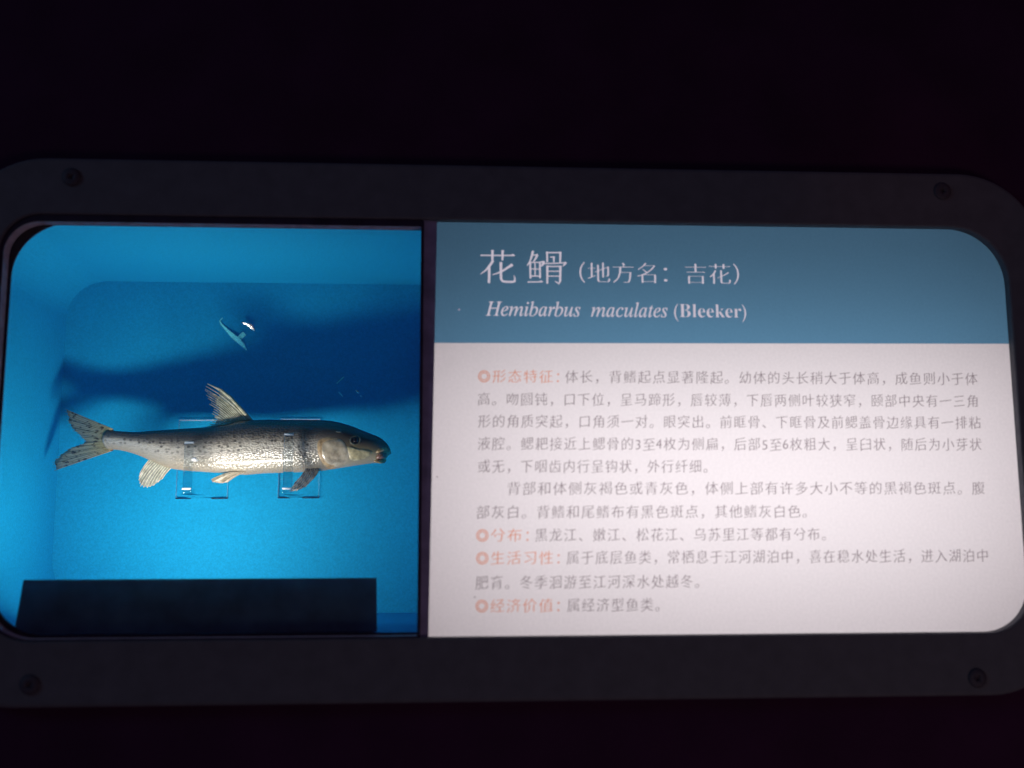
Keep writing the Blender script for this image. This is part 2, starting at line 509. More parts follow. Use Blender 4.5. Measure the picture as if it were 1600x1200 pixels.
strokes('title_character', [
 [(836, 122, 22), (838, 180, 20), (838, 245, 20)], [(838, 134, 14), (985, 132, 14)], [(990, 122, 26), (988, 180, 22), (986, 245, 20)],
 [(872, 186, 12), (905, 184, 13)], [(916, 176, 22), (914, 210, 18), (914, 246, 16)],
 [(802, 236, 22), (796, 268, 20), (772, 294, 8)], [(800, 262, 12), (920, 258, 12), (1030, 250, 13)],
 [(1052, 242, 30), (1036, 268, 20), (1016, 292, 7)],
 [(838, 284, 24), (838, 380, 22), (837, 494, 20)], [(845, 294, 13), (985, 293, 13)],
 [(990, 284, 26), (986, 380, 24), (984, 462, 25), (970, 492, 20), (925, 464, 7)],
 [(845, 350, 11), (980, 349, 11)], [(845, 406, 11), (980, 405, 11)]])
# chips and specks in the print
def chip(cx, cz, r, m, nm):
    n = 7
    vv = [(cx + r * random.uniform(.5, 1.3) * math.cos(2 * math.pi * k / n), YP - .0004, cz + r * .6 * random.uniform(.5, 1.3) * math.sin(2 * math.pi * k / n)) for k in range(n)]
    me = bpy.data.meshes.new(nm); me.from_pydata(vv, [], [tuple(range(n))])
    return link(nm, me, m, panel)
chip(.3971, .2862, .0015, M_speck, 'ink_chip')
chip(.4120, .0329, .0010, M_ink, 'dust_speck'); chip(.3787, .1366, .0011, M_ink, 'dust_speck')

# ------------------------------------------------------------------ lamp and its shield
sh = thing('light_shield', (.175, .022, .0032), 'black rectangular board along the bottom of the blue window, hiding the case lamp', 'light shield')
v, f = hexa([(.0195, .0235, .0034), (.3272, .0235, .0034), (.3262, .0245, .0490), (.0245, .0245, .0490),
             (.0195, .0262, .0034), (.3272, .0262, .0034), (.3262, .0270, .0490), (.0245, .0270, .0490)])
pydata('front_board', v, f, M_shield, sh, bevel=.0004)
box('foot_flange', .022, .326, .0262, .0480, .0034, .0050, M_shield, sh)
lamp = thing('case_lamp', (.125, .038, .005), 'small lit strip lamp lying behind the black shield board', 'lamp')
tube('lamp_tube', [(.085, .0370, .036), (.175, .0370, .036)], .0048, M_tube, lamp, 12)
area('case_lamp_light', (.130, .0400, .0422), (.130, .115, .125), .11, .020, .69, (1.0, .94, .86))
box('lamp_holder', .074, .084, .032, .042, .0052, .041, M_white, lamp, bevel=.0008)
box('lamp_holder', .176, .186, .032, .042, .0052, .041, M_white, lamp, bevel=.0008)

# ------------------------------------------------------------------ acrylic supports
def stand(label, cx0, cx1, pz0, pz1, gx, lx, ly, lz1, bellyz):
    t = thing('acrylic_support', ((cx0 + cx1) / 2, D - .003, pz0), label, 'acrylic support', 'clear acrylic supports holding the fish')
    yb = D - .0006
    box('back_plate', cx0, cx1, yb - .0024, yb, pz0, pz1, M_acr_thin, t)
    # sawn edges of the plate
    box('plate_edge', cx0, cx1, yb - .0026, yb - .0022, pz1 - .0007, pz1 + .0002, M_frost, t)
    box('plate_edge', cx0 - .0002, gx[0], yb - .0028, yb - .0022, pz0 - .0004, pz0 + .0006, M_screwline, t)
    box('plate_edge', gx[1], cx1 + .0002, yb - .0028, yb - .0022, pz0 - .0004, pz0 + .0006, M_screwline, t)
    box('plate_edge', cx1 - .0005, cx1, yb - .0028, yb - .0022, pz0, pz1, M_line, t)
    box('plate_edge', cx0, cx0 + .0005, yb - .0028, yb - .0022, pz0, pz1, M_line, t)
    # arm from the plate to the front lip, passing under the belly
    za = .1236
    v, f = hexa([(lx[0], ly, za), (lx[1], ly, za), (lx[1], ly, za + .0026), (lx[0], ly, za + .0026),
                 (gx[0], yb - .003, za), (gx[1], yb - .003, za), (gx[1], yb - .003, za + .0026), (gx[0], yb - .003, za + .0026)])
    pydata('arm', v, f, M_arm, t)
    v, f = hexa([(lx[0], ly + .003, bellyz - .0024), (lx[1], ly + .003, bellyz - .0024), (lx[1], ly + .003, bellyz), (lx[0], ly + .003, bellyz),
                 (gx[0], yb - .003, bellyz - .0024), (gx[1], yb - .003, bellyz - .0024), (gx[1], yb - .003, bellyz), (gx[0], yb - .003, bellyz)])
    pydata('cradle_arm', v, f, M_arm, t)
    # front lip
    box('front_lip', lx[0], lx[1], ly, ly + .0028, za + .0028, lz1, M_acr, t, bevel=.0003)
    # pale frosted bars added as painted highlights at the top end and bend
    tube('lip_end_glint', [(lx[0], ly + .0012, lz1 + .0003), (lx[1], ly + .0012, lz1 + .0003)], .0013, M_frost, t, 8)
    tube('lip_bend_glint', [(lx[0] - .0003, ly - .0004, .1303), (lx[1] - .0006, ly - .0004, .1303)], .0009, M_frost, t, 8)
    return t
M_screwline = clear('acrylic_edge_dark', (.16, .28, .38), .3)
stL = stand('clear acrylic support under the rear half of the fish, nearer the tail', .0968, .1513, .1235, .2080, (.1128, .1344), (.1306, .1392), .1210, .1748, .1472)
stR = stand('clear acrylic support under the front half of the fish, just behind the gills', .2046, .2484, .1241, .2091, (.2191, .2306), (.2272, .2362), .1170, .1826, .1468)
# small bright peg through the rear lip
tube('peg', [(.1402, .1196, .1590), (.1402, .1206, .1590), (.1402, .135, .1590)], [.0010, .0020, .0012], M_scrapw, stL, 12)

# ------------------------------------------------------------------ the fish
TOP = [(0.0404, 0.1917, 0.1686), (0.0551, 0.1902, 0.167), (0.0717, 0.1895, 0.1652), (0.0881, 0.1906, 0.1634), (0.1079, 0.1918, 0.1613), (0.1275, 0.193, 0.1592), (0.1472, 0.1941, 0.1571), (0.1635, 0.1966, 0.1554), (0.1765, 0.1998, 0.1541), (0.1876, 0.2007, 0.153), (0.2058, 0.2009, 0.1511), (0.2254, 0.2007, 0.1491), (0.2449, 0.2006, 0.1472), (0.2645, 0.1998, 0.1452), (0.2775, 0.1977, 0.144), (0.2905, 0.1938, 0.1427), (0.3003, 0.1898, 0.1417), (0.3101, 0.1859, 0.1408), (0.3179, 0.1826, 0.14), (0.3231, 0.179, 0.1395), (0.327, 0.1748, 0.1391), (0.3296, 0.17, 0.139)]
BOT = [(0.0415, 0.1721), (0.0561, 0.1707), (0.0728, 0.166), (0.0896, 0.1588), (0.1043, 0.1529), (0.1195, 0.1502), (0.1359, 0.1488), (0.1555, 0.1474), (0.175, 0.146), (0.1848, 0.1453), (0.201, 0.1465), (0.2204, 0.1471), (0.2398, 0.1476), (0.2559, 0.1482), (0.2688, 0.15), (0.2817, 0.1519), (0.2977, 0.1544), (0.3105, 0.1562), (0.3182, 0.1568), (0.3234, 0.1594), (0.3272, 0.1632), (0.3294, 0.1664)]
HW = [.0018, .0036, .0054, .0072, .0088, .0104, .0118, .0132, .0142, .0150, .0158, .0165, .0168, .0168, .0164, .0156, .0142, .0120, .0098, .0078, .0052, .0026]

def cr(vals, t):
    """Catmull-Rom through equally indexed values"""
    n = len(vals); i = min(int(t), n - 2); u = t - i
    p0 = vals[max(i - 1, 0)]; p1 = vals[i]; p2 = vals[i + 1]; p3 = vals[min(i + 2, n - 1)]
    return .5 * (2 * p1 + (p2 - p0) * u + (2 * p0 - 5 * p1 + 4 * p2 - p3) * u * u + (3 * p1 - p0 - 3 * p2 + p3) * u ** 3)
TX = [p[0] for p in TOP]; TZ = [p[1] for p in TOP]; TY = [p[2] for p in TOP]
BX = [p[0] for p in BOT]; BZ = [p[1] for p in BOT]
def station(t):
    return (cr(TX, t) + cr(BX, t)) / 2, cr(TY, t), cr(TZ, t), cr(BZ, t), cr(HW, t), cr(TX, t), cr(BX, t)
def find(x):
    lo, hi = 0., 21.
    for _ in range(30):
        mid = (lo + hi) / 2
        if station(mid)[0] < x: lo = mid
        else: hi = mid
    return lo
AX = Vector((.31, -.032, 0)).normalized()      # body axis in plan
SIDE = Vector((AX.y, -AX.x, 0))               # towards the visitor
def ring_pt(t, a):
    x, yc, zt, zb, hw, xt, xb = station(t)
    zc = (zt + zb) / 2; hz = (zt - zb) / 2
    c_, s_ = math.cos(a), math.sin(a)          # a = 0 towards visitor, 90 = back
    e = .88
    cc = math.copysign(abs(c_) ** (1.30 if s_ < 0 else .92), c_); ss = math.copysign(abs(s_) ** e, s_)
    belly = 1.0
    xx = (xt + xb) / 2 + (xt - xb) / 2 * ss
    if t < 1: xx -= .0045 * (1 - ss * ss) * (1 - t)
    return Vector((xx, yc, zc + hz * ss)) + SIDE * (hw * cc * belly), (ss + 1) / 2
fish = thing('fish', (.19, .15, .1464), 'spotted silver barbel specimen with dark back, forked tail and raised ragged dorsal fin', 'fish')
NS, NR = 150, 56
v = []; f = []; uv = []
for i in range(NS + 1):
    t = 21 * i / NS
    for k in range(NR):
        a = 2 * math.pi * k / NR
        p, h = ring_pt(t, a)
        jit = 0.0
        v.append(p + SIDE * jit); uv.append((p.x, h))
for i in range(NS):
    for k in range(NR):
        l2 = (k + 1) % NR
        f.append((i * NR + k, i * NR + l2, (i + 1) * NR + l2, (i + 1) * NR + k))
f.append(tuple(range(NR))); f.append(tuple(NS * NR + k for k in range(NR)))
me = bpy.data.meshes.new('body'); me.from_pydata([tuple(p) for p in v], [], f)
ul = me.uv_layers.new(name='skin')
for lp in me.loops: ul.data[lp.index].uv = uv[lp.vertex_index]
bm = bmesh.new(); bm.from_mesh(me); bmesh.ops.recalc_face_normals(bm, faces=bm.faces); bm.to_mesh(me); bm.free()

M_skin, nt, N, L = mat('fish_skin')
P_ = N['Principled BSDF']
uvn = N.new('ShaderNodeUVMap'); uvn.uv_map = 'skin'
sp = N.new('ShaderNodeSeparateXYZ'); L.new(uvn.outputs[0], sp.inputs[0])
tco = N.new('ShaderNodeTexCoord')
n1 = N.new('ShaderNodeTexNoise'); n1.inputs['Scale'].default_value = 90; n1.inputs['Detail'].default_value = 5
L.new(tco.outputs['Object'], n1.inputs['Vector'])
def math_(op, a=None, b=None, c=None, clamp=False):
    x = N.new('ShaderNodeMath'); x.operation = op; x.use_clamp = clamp
    for i, q in enumerate((a, b, c)):
        if q is None: continue
        if isinstance(q, (int, float)): x.inputs[i].default_value = q
        else: L.new(q, x.inputs[i])
    return x.outputs[0]
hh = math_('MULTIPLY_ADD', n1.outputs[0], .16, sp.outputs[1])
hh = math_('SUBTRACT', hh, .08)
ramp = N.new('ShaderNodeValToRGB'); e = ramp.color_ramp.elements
stops = [(0.0, (.28, .23, .16)), (.20, (.33, .30, .24)), (.38, (.42, .40, .36)), (.50, (.44, .42, .37)), (.62, (.20, .185, .16)), (.74, (.062, .058, .054)), (1.0, (.026, .023, .024))]  # dark back is real; belly dimmed below the flank to shift the highlight band
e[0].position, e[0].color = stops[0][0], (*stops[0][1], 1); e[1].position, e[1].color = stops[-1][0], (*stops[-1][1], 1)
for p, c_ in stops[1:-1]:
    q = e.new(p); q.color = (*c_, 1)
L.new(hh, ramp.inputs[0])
# blotches along the upper flank and small spots
vor = N.new('ShaderNodeTexVoronoi'); vor.voronoi_dimensions = '2D'; vor.inputs['Scale'].default_value = 168; vor.inputs['Randomness'].default_value = .85
sxz = N.new('ShaderNodeSeparateXYZ'); L.new(tco.outputs['Object'], sxz.inputs[0])
def flank(kx, kz):
    c = N.new('ShaderNodeCombineXYZ'); L.new(math_('MULTIPLY', sxz.outputs[0], kx), c.inputs[0]); L.new(math_('MULTIPLY', sxz.outputs[2], kz), c.inputs[1]); return c.outputs[0]
L.new(flank(1.0, 1.25), vor.inputs['Vector'])
spot = math_('LESS_THAN', vor.outputs['Distance'], .26)
sc_ = N.new('ShaderNodeSeparateColor'); L.new(vor.outputs['Color'], sc_.inputs[0])
pick = math_('MULTIPLY', math_('GREATER_THAN', sc_.outputs[0], .15), math_('MULTIPLY_ADD', sc_.outputs[1], .5, .5))
msk = N.new('ShaderNodeMapRange'); msk.inputs[1].default_value = .12; msk.inputs[2].default_value = .55; L.new(sp.outputs[1], msk.inputs[0])
soft = N.new('ShaderNodeMapRange'); soft.inputs[1].default_value = .33; soft.inputs[2].default_value = .17; L.new(vor.outputs['Distance'], soft.inputs[0])
hd = N.new('ShaderNodeMapRange'); hd.inputs[1].default_value = .256; hd.inputs[2].default_value = .250; L.new(sp.outputs[0], hd.inputs[0])
amt = math_('MULTIPLY', math_('MULTIPLY', math_('MULTIPLY', soft.outputs[0], pick), msk.outputs[0]), hd.outputs[0])
amt = math_('MULTIPLY', amt, .95)
mix = N.new('ShaderNodeMix'); mix.data_type = 'RGBA'
L.new(amt, mix.inputs[0]); L.new(ramp.outputs[0], mix.inputs[6]); mix.inputs[7].default_value = (.035, .033, .035, 1)
# head: brownish olive, ochre cheeks
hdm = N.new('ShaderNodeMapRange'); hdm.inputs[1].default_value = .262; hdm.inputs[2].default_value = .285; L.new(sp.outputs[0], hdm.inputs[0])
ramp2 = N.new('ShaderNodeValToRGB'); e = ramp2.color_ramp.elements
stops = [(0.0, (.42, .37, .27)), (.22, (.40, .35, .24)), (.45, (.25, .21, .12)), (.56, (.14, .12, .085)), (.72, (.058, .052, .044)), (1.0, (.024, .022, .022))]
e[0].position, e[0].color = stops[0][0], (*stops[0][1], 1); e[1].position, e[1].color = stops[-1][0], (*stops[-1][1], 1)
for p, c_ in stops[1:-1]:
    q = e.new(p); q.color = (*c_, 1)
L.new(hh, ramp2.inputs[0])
mix2 = N.new('ShaderNodeMix'); mix2.data_type = 'RGBA'
L.new(hdm.outputs[0], mix2.inputs[0]); L.new(mix.outputs[2], mix2.inputs[6]); L.new(ramp2.outputs[0], mix2.inputs[7])
L.new(mix2.outputs[2], P_.inputs['Base Color'])
P_.inputs['Roughness'].default_value = .30
P_.inputs['Metallic'].default_value = .08
P_.inputs['Specular IOR Level'].default_value = .9
P_.inputs['Coat Weight'].default_value = .55; P_.inputs['Coat Roughness'].default_value = .12
# scales: offset rows
vs = N.new('ShaderNodeTexVoronoi'); vs.voronoi_dimensions = '2D'; vs.inputs['Scale'].default_value = 360; vs.inputs['Randomness'].default_value = .8
L.new(flank(1.0, 1.5), vs.inputs['Vector'])
bd = N.new('ShaderNodeMapRange'); bd.inputs[1].default_value = .27; bd.inputs[2].default_value = .255; bd.inputs[3].default_value = .0; bd.inputs[4].default_value = 1.0
L.new(sp.outputs[0], bd.inputs[0])
bp = N.new('ShaderNodeBump'); bp.inputs['Distance'].default_value = .0009
L.new(math_('MULTIPLY', bd.outputs[0], .6), bp.inputs['Strength']); L.new(vs.outputs['Distance'], bp.inputs['Height'])
nb = N.new('ShaderNodeTexNoise'); nb.inputs['Scale'].default_value = 260; nb.inputs['Detail'].default_value = 4
L.new(tco.outputs['Object'], nb.inputs['Vector'])
bp2 = N.new('ShaderNodeBump'); bp2.inputs['Distance'].default_value = .0007; bp2.inputs['Strength'].default_value = .28
L.new(nb.outputs[0], bp2.inputs['Height']); L.new(bp.outputs[0], bp2.inputs['Normal']); L.new(bp2.outputs[0], P_.inputs['Normal'])
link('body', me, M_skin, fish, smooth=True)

def skin_at(x, z, off=0.0):
    """point on the visitor's side of the body at x, z"""
    t = find(x)
    _, yc, zt, zb, hw, xt, xb = station(t)
    zc = (zt + zb) / 2; hz = (zt - zb) / 2
    s_ = max(-1, min(1, (z - zc) / hz))
    sa = abs(s_) ** (1 / .88)
    c_ = math.sqrt(max(0, 1 - sa * sa)) ** (1.30 if s_ < 0 else .92)
    belly = 1.0
    return Vector((x, yc, z)) + SIDE * (hw * c_ * belly + off)

def patch(name, outline, m, rise=.0009, rings=6, centre=None, base=.0002, mats=None):
    outline = [(a_ + .0030, b_ - .0021) for a_, b_ in outline]
    """raised plate lying on the body surface; outline in x, z"""
    cx = sum(p[0] for p in outline) / len(outline); cz = sum(p[1] for p in outline) / len(outline)
    if centre: cx, cz = centre
    # smooth the outline
    n = len(outline); OUT = []
    for i in range(n * 5):
        i0 = i // 5; u = (i % 5) / 5
        q = []
        for ax in (0, 1):
            p0, p1, p2, p3 = (outline[(i0 + d) % n][ax] for d in (-1, 0, 1, 2))
            q.append(.5 * (2 * p1 + (p2 - p0) * u + (2 * p0 - 5 * p1 + 4 * p2 - p3) * u * u + (3 * p1 - p0 - 3 * p2 + p3) * u ** 3))
        OUT.append(q)
    v = []; f = []; n = len(OUT)
    for j in range(rings + 1):
        s = 1 - j / rings * .999
        for px, pz in OUT:
            x = cx + (px - cx) * s; z = cz + (pz - cz) * s
            lift = base - .0010 if j == 0 else base + rise * min(1, (j / rings) * 2.2) ** .5
            v.append(skin_at(x, z, lift))
    for j in range(rings):
        for k in range(n):
            l2 = (k + 1) % n
            f.append((j * n + k, j * n + l2, (j + 1) * n + l2, (j + 1) * n + k))
    f.append(tuple(rings * n + k for k in range(n)))
    return pydata(name, v, f, m, fish, smooth=True)

M_gillrim = principled('gill_margin', (.42, .30, .17), .45, noise=.35, nscale=200, bump=.5, bscale=400)
M_gill = principled('gill_cover_skin', (.46, .40, .30), .26, spec=1.0, noise=.5, nscale=120, bump=1.0, bscale=130)
M_cheek = principled('cheek_skin', (.46, .40, .24), .4, spec=.7, noise=.5, nscale=220, bump=.7, bscale=300)
M_eyering = principled('eye_ring', (.13, .13, .10), .4, noise=.4, nscale=900)
M_eye = principled('eye_lens', (.010, .012, .018), .12, spec=.8)
M_lip = principled('lip_flesh', (.42, .30, .16), .3, spec=.7, noise=.55, nscale=260, bump=.7, bscale=350)
M_mouth = principled('mouth_flesh', (.27, .14, .11), .3, spec=.7, noise=.4, nscale=400)
GO = [(0.2574, 0.1817), (0.2557, 0.1737), (0.2572, 0.1638), (0.2611, 0.1560), (0.2665, 0.1528), (0.2755, 0.1552), (0.2826, 0.1643), (0.2832, 0.1742), (0.2797, 0.1825), (0.2681, 0.1853)]
patch('gill_margin', GO, M_gillrim, .0006)
GI = [(.2615, .1798), (.2592, .1725), (.2602, .1640), (.2636, .1570), (.2700, .1545), (.2790, .1560), (.2870, .1610), (.2888, .1690), (.2850, .1770), (.2800, .1822), (.2700, .1828)]
patch('gill_cover', GI, M_gill, .0005, base=.0005)
patch('cheek', [(.2860, .1750), (.2865, .1660), (.2890, .1605), (.2980, .1605), (.3080, .1640), (.3120, .1690), (.3060, .1715), (.2960, .1725)], M_cheek, .0006)
# eye: socket ring and lens
def eyering(cx, cz, r0, r1):
    v = []; f = []; n = 28; m = 8
    for k in range(n):
        a = 2 * math.pi * k / n
        for j in range(m):
            b_ = 2 * math.pi * j / m
            rr = (r0 + r1) / 2 + (r1 - r0) / 2 * math.cos(b_)
            v.append(skin_at(cx + rr * math.cos(a), cz + rr * math.sin(a) * .92, .0004 + .0008 * math.sin(b_)))
    for k in range(n):
        for j in range(m):
            f.append((k * m + j, ((k + 1) % n) * m + j, ((k + 1) % n) * m + (j + 1) % m, k * m + (j + 1) % m))
    return pydata('eye_ring', v, f, M_eyering, fish, smooth=True)
eyering(.2971, .1784, .0040, .0056)
v = []; f = []; n = 24
c0 = skin_at(.2971, .1784, -.0022)
for j in range(7):
    b_ = math.radians(15 * j)
    for k in range(n):
        a = 2 * math.pi * k / n
        v.append(c0 + Vector((.0044 * math.cos(b_) * math.cos(a), 0, .0042 * math.cos(b_) * math.sin(a))) + SIDE * (.0036 * math.sin(b_)))
for j in range(6):
    for k in range(n):
        f.append((j * n + k, j * n + (k + 1) % n, (j + 1) * n + (k + 1) % n, (j + 1) * n + k))
pydata('eye', v, f, M_eye, fish, smooth=True)
# nostril bump and pale patch behind the brow
patch('brow_mark', [(.2745, .1898), (.2740, .1888), (.2775, .1882), (.2800, .1886), (.2795, .1896), (.2770, .1900)], principled('pale_mark', (.30, .30, .26), .4), .0002)
# lips: a curled protruding mouth under the snout
def blob(name, pts, rad, m, sy=1.0):
    v, f = tube(None, pts, rad, None, nseg=12)
    return pydata(name, v, f, m, fish, smooth=True)
def bodyP(x, z, off): p = skin_at(x, z, 0); return p + SIDE * off
y0 = .1400
blob('upper_lip', [(0.3157, y0 - .0090, 0.1662), (0.3197, y0 - .0080, 0.1690), (0.3242, y0 - .0050, 0.1700), (0.3275, y0 - .001, 0.1682), (0.3291, y0 + .002, 0.1666)], [.0010, .0024, .0030, .0026, .0012], M_lip)
blob('mouth', [(0.3167, y0 - .0085, 0.1610), (0.3203, y0 - .0075, 0.1634), (0.3235, y0 - .004, 0.1649), (0.3247, y0 + .003, 0.1642)], [.0014, .0036, .0036, .0020], M_mouth)
blob('lower_lip', [(0.3142, y0 - .0085, 0.1580), (0.3192, y0 - .0060, 0.1578), (0.3229, y0 - .001, 0.1588), (0.3241, y0 + .004, 0.1600)], [.0010, .0022, .0025, .0016], M_lip)

# fins
def finmat(name, c1, c2, tint, alpha, rough=.4):
    m, nt, N, L = mat(name)
    P = N['Principled BSDF']
    tc = N.new('ShaderNodeTexCoord'); nz = N.new('ShaderNodeTexNoise'); nz.inputs['Scale'].default_value = 260; nz.inputs['Detail'].default_value = 5
    L.new(tc.outputs['Object'], nz.inputs['Vector'])
    r = N.new('ShaderNodeValToRGB'); r.color_ramp.elements[0].position = .38; r.color_ramp.elements[1].position = .62
    r.color_ramp.elements[0].color = (*c1, 1); r.color_ramp.elements[1].color = (*c2, 1)
    L.new(nz.outputs[0], r.inputs[0]); L.new(r.outputs[0], P.inputs['Base Color'])
    P.inputs['Roughness'].default_value = rough; P.inputs['Specular IOR Level'].default_value = .7
    t = N.new('ShaderNodeBsdfTransparent'); t.inputs[0].default_value = (*tint, 1)
    x = N.new('ShaderNodeMixShader'); x.inputs[0].default_value = alpha
    L.new(t.outputs[0], x.inputs[1]); L.new(P.outputs[0], x.inputs[2]); L.new(x.outputs[0], N['Material Output'].inputs[0])
    return m

def fin(name, B, T, mem, ray, r0=.0006, r1=.00025, web=.9, curve=0.0, nseg=8, ragged=0.0, thick=.0003, extra=1):
    """fan of tapered rays from base points B to tips T with a thin web between them"""
    B = [Vector(p) for p in B]; T = [Vector(p) for p in T]
    n = len(B)
    # denser rays by interpolation
    bb, tt = [], []
    for i in range(n - 1):
        for q in range(extra):
            u = q / extra
            bb.append(B[i].lerp(B[i + 1], u)); tt.append(T[i].lerp(T[i + 1], u))
    bb.append(B[-1]); tt.append(T[-1])
    n = len(bb)
    V = []; F = []; MI = []
    rays = []
    for i in range(n):
        d = tt[i] - bb[i]
        k = 1 + random.uniform(-ragged, 0)
        nrm = Vector((-d.z, 0, d.x)).normalized()
        pts = []
        for j in range(nseg + 1):
            u = j / nseg * k
            p = bb[i] + d * u + nrm * (curve * math.sin(math.pi * u)) * d.length
            p += SIDE * (.0006 * math.sin(i * 1.9) * u)
            pts.append(p)
        rays.append(pts)
    for pts in rays:
        rad = [r0 + (r1 - r0) * j / nseg for j in range(nseg + 1)]
        v, f = tube(None, pts, rad, None, nseg=6)
        o_ = len(V); V += v; F += [tuple(o_ + q for q in ff) for ff in f]; MI += [1] * len(f)
    for i in range(n - 1):
        wv = max(.15, web - random.uniform(0, ragged * 1.5))
        o_ = len(V)
        for j in range(nseg + 1):
            u = j / nseg * wv
            def at(pts):
                q = u * nseg; a_ = min(int(q), nseg - 1); return pts[a_].lerp(pts[a_ + 1], q - a_)
            p, q_ = at(rays[i]), at(rays[i + 1])
            for s in (-1, 1):
                V.append(p + SIDE * thick * s / 2); V.append(q_ + SIDE * thick * s / 2)
        for j in range(nseg):
            a_ = o_ + 4 * j; b_ = a_ + 4
            F += [(a_, a_ + 1, b_ + 1, b_), (a_ + 2, b_ + 2, b_ + 3, a_ + 3)]; MI += [0, 0]
        F += [(o_ + 4 * nseg, o_ + 4 * nseg + 1, o_ + 4 * nseg + 3, o_ + 4 * nseg + 2)]; MI += [0]
    me = bpy.data.meshes.new(name); me.from_pydata([tuple(p) for p in V], [], F)
    for p, mi in zip(me.polygons, MI): p.material_index = mi
    return link(name, me, [mem, ray], fish, smooth=True)

M_ray = finmat('fin_ray_pale', (.34, .34, .24), (.56, .55, .42), (1, 1, 1), .96, .3)
M_mem = finmat('fin_web', (.34, .37, .30), (.55, .56, .44), (.85, .93, .97), .48)
def tailmat(name, alpha, k):
    m, nt, N, L = mat(name)
    P = N['Principled BSDF']
    tc = N.new('ShaderNodeTexCoord')
    mp = N.new('ShaderNodeMapping'); mp.inputs['Scale'].default_value = (1, 1, 2.6); L.new(tc.outputs['Object'], mp.inputs[0])
    nz = N.new('ShaderNodeTexNoise'); nz.inputs['Scale'].default_value = 165; nz.inputs['Detail'].default_value = 4; L.new(mp.outputs[0], nz.inputs['Vector'])
    sx = N.new('ShaderNodeSeparateXYZ'); L.new(tc.outputs['Object'], sx.inputs[0])
    g = N.new('ShaderNodeMapRange'); g.inputs[1].default_value = -.172; g.inputs[2].default_value = -.134; L.new(sx.outputs[0], g.inputs[0])
    base = N.new('ShaderNodeValToRGB'); e = base.color_ramp.elements
    e[0].position = .0; e[0].color = (.19 * k, .22 * k, .18 * k, 1); e[1].position = 1; e[1].color = (.34 * k, .17 * k, .10 * k, 1)
    q = e.new(.6); q.color = (.27 * k, .26 * k, .15 * k, 1)
    L.new(g.outputs[0], base.inputs[0])
    r = N.new('ShaderNodeValToRGB'); r.color_ramp.elements[0].position = .34; r.color_ramp.elements[1].position = .46
    r.color_ramp.elements[0].color = (.22, .17, .19, 1); r.color_ramp.elements[1].color = (1, 1, 1, 1); L.new(nz.outputs[0], r.inputs[0])
    mx = N.new('ShaderNodeMix'); mx.data_type = 'RGBA'; mx.blend_type = 'MULTIPLY'; mx.inputs[0].default_value = 1
    L.new(base.outputs[0], mx.inputs[6]); L.new(r.outputs[0], mx.inputs[7]); L.new(mx.outputs[2], P.inputs['Base Color'])
    P.inputs['Roughness'].default_value = .4; P.inputs['Specular IOR Level'].default_value = .7
    t = N.new('ShaderNodeBsdfTransparent'); t.inputs[0].default_value = (.75, .9, .95, 1)
    x = N.new('ShaderNodeMixShader'); x.inputs[0].default_value = alpha
    L.new(t.outputs[0], x.inputs[1]); L.new(P.outputs[0], x.inputs[2]); L.new(x.outputs[0], N['Material Output'].inputs[0])
    return m
M_tailm = tailmat('tail_web', .66, .78) or finmat('tail_web', (.10, .12, .10), (.27, .27, .20), (.6, .8, .8), .80)
M_tailr = tailmat('tail_ray', .90, 1.1) or finmat('tail_ray', (.16, .16, .13), (.40, .36, .26), (1, 1, 1), .95)
M_anal = finmat('anal_fin_web', (.20, .21, .18), (.33, .34, .30), (.85, .93, .97), .86)
M_dark = finmat('dark_fin_web', (.05, .055, .06), (.14, .14, .13), (.7, .8, .85), .62)
M_darkr = finmat('dark_fin_ray', (.08, .08, .085), (.22, .21, .19), (.9, .95, 1), .75)
M_tan = finmat('pelvic_fin_web', (.26, .22, .15), (.38, .33, .24), (.8, .8, .8), .92)

dors_b = [(0.1889, 0.199, 0.1528), (0.1844, 0.1984, 0.1533), (0.1805, 0.1978, 0.1537), (0.1772, 0.1972, 0.154), (0.1733, 0.1959, 0.1544), (0.1694, 0.1953, 0.1548), (0.1655, 0.1946, 0.1552), (0.1616, 0.194, 0.1556), (0.1577, 0.1934, 0.156)]
dors_t = [(0.1429, 0.2381, 0.1574), (0.1331, 0.2362, 0.1584), (0.1392, 0.2302, 0.1578), (0.1408, 0.2243, 0.1577), (0.1443, 0.2177, 0.1573), (0.1466, 0.2111, 0.1571), (0.1474, 0.2052, 0.1571), (0.1457, 0.2, 0.1573), (0.1413, 0.1948, 0.1577)]
tail_b = [(0.0417, 0.1923, 0.1685), (0.0418, 0.1903, 0.1685), (0.0419, 0.1884, 0.1685), (0.042, 0.1864, 0.1685), (0.0421, 0.1845, 0.1685), (0.0422, 0.1825, 0.1685), (0.0423, 0.1812, 0.1685), (0.0424, 0.1799, 0.1685), (0.0424, 0.1786, 0.1685), (0.0425, 0.1773, 0.1685), (0.0426, 0.176, 0.1685), (0.0426, 0.1747, 0.1685), (0.0427, 0.1734, 0.1685), (0.0428, 0.1714, 0.1685)]
tail_t = [(-0.0069, 0.2145, 0.1741), (-0.0052, 0.2085, 0.174), (-0.0035, 0.2026, 0.1738), (-0.0012, 0.1966, 0.1735), (0.0038, 0.1913, 0.1729), (0.0101, 0.186, 0.1722), (0.0157, 0.1814, 0.1716), (0.0152, 0.1781, 0.1716), (0.0074, 0.1756, 0.1726), (-0.0012, 0.1724, 0.1737), (-0.0089, 0.1672, 0.1748), (-0.014, 0.1621, 0.1755), (-0.0164, 0.1562, 0.176), (-0.0147, 0.1503, 0.1758)]
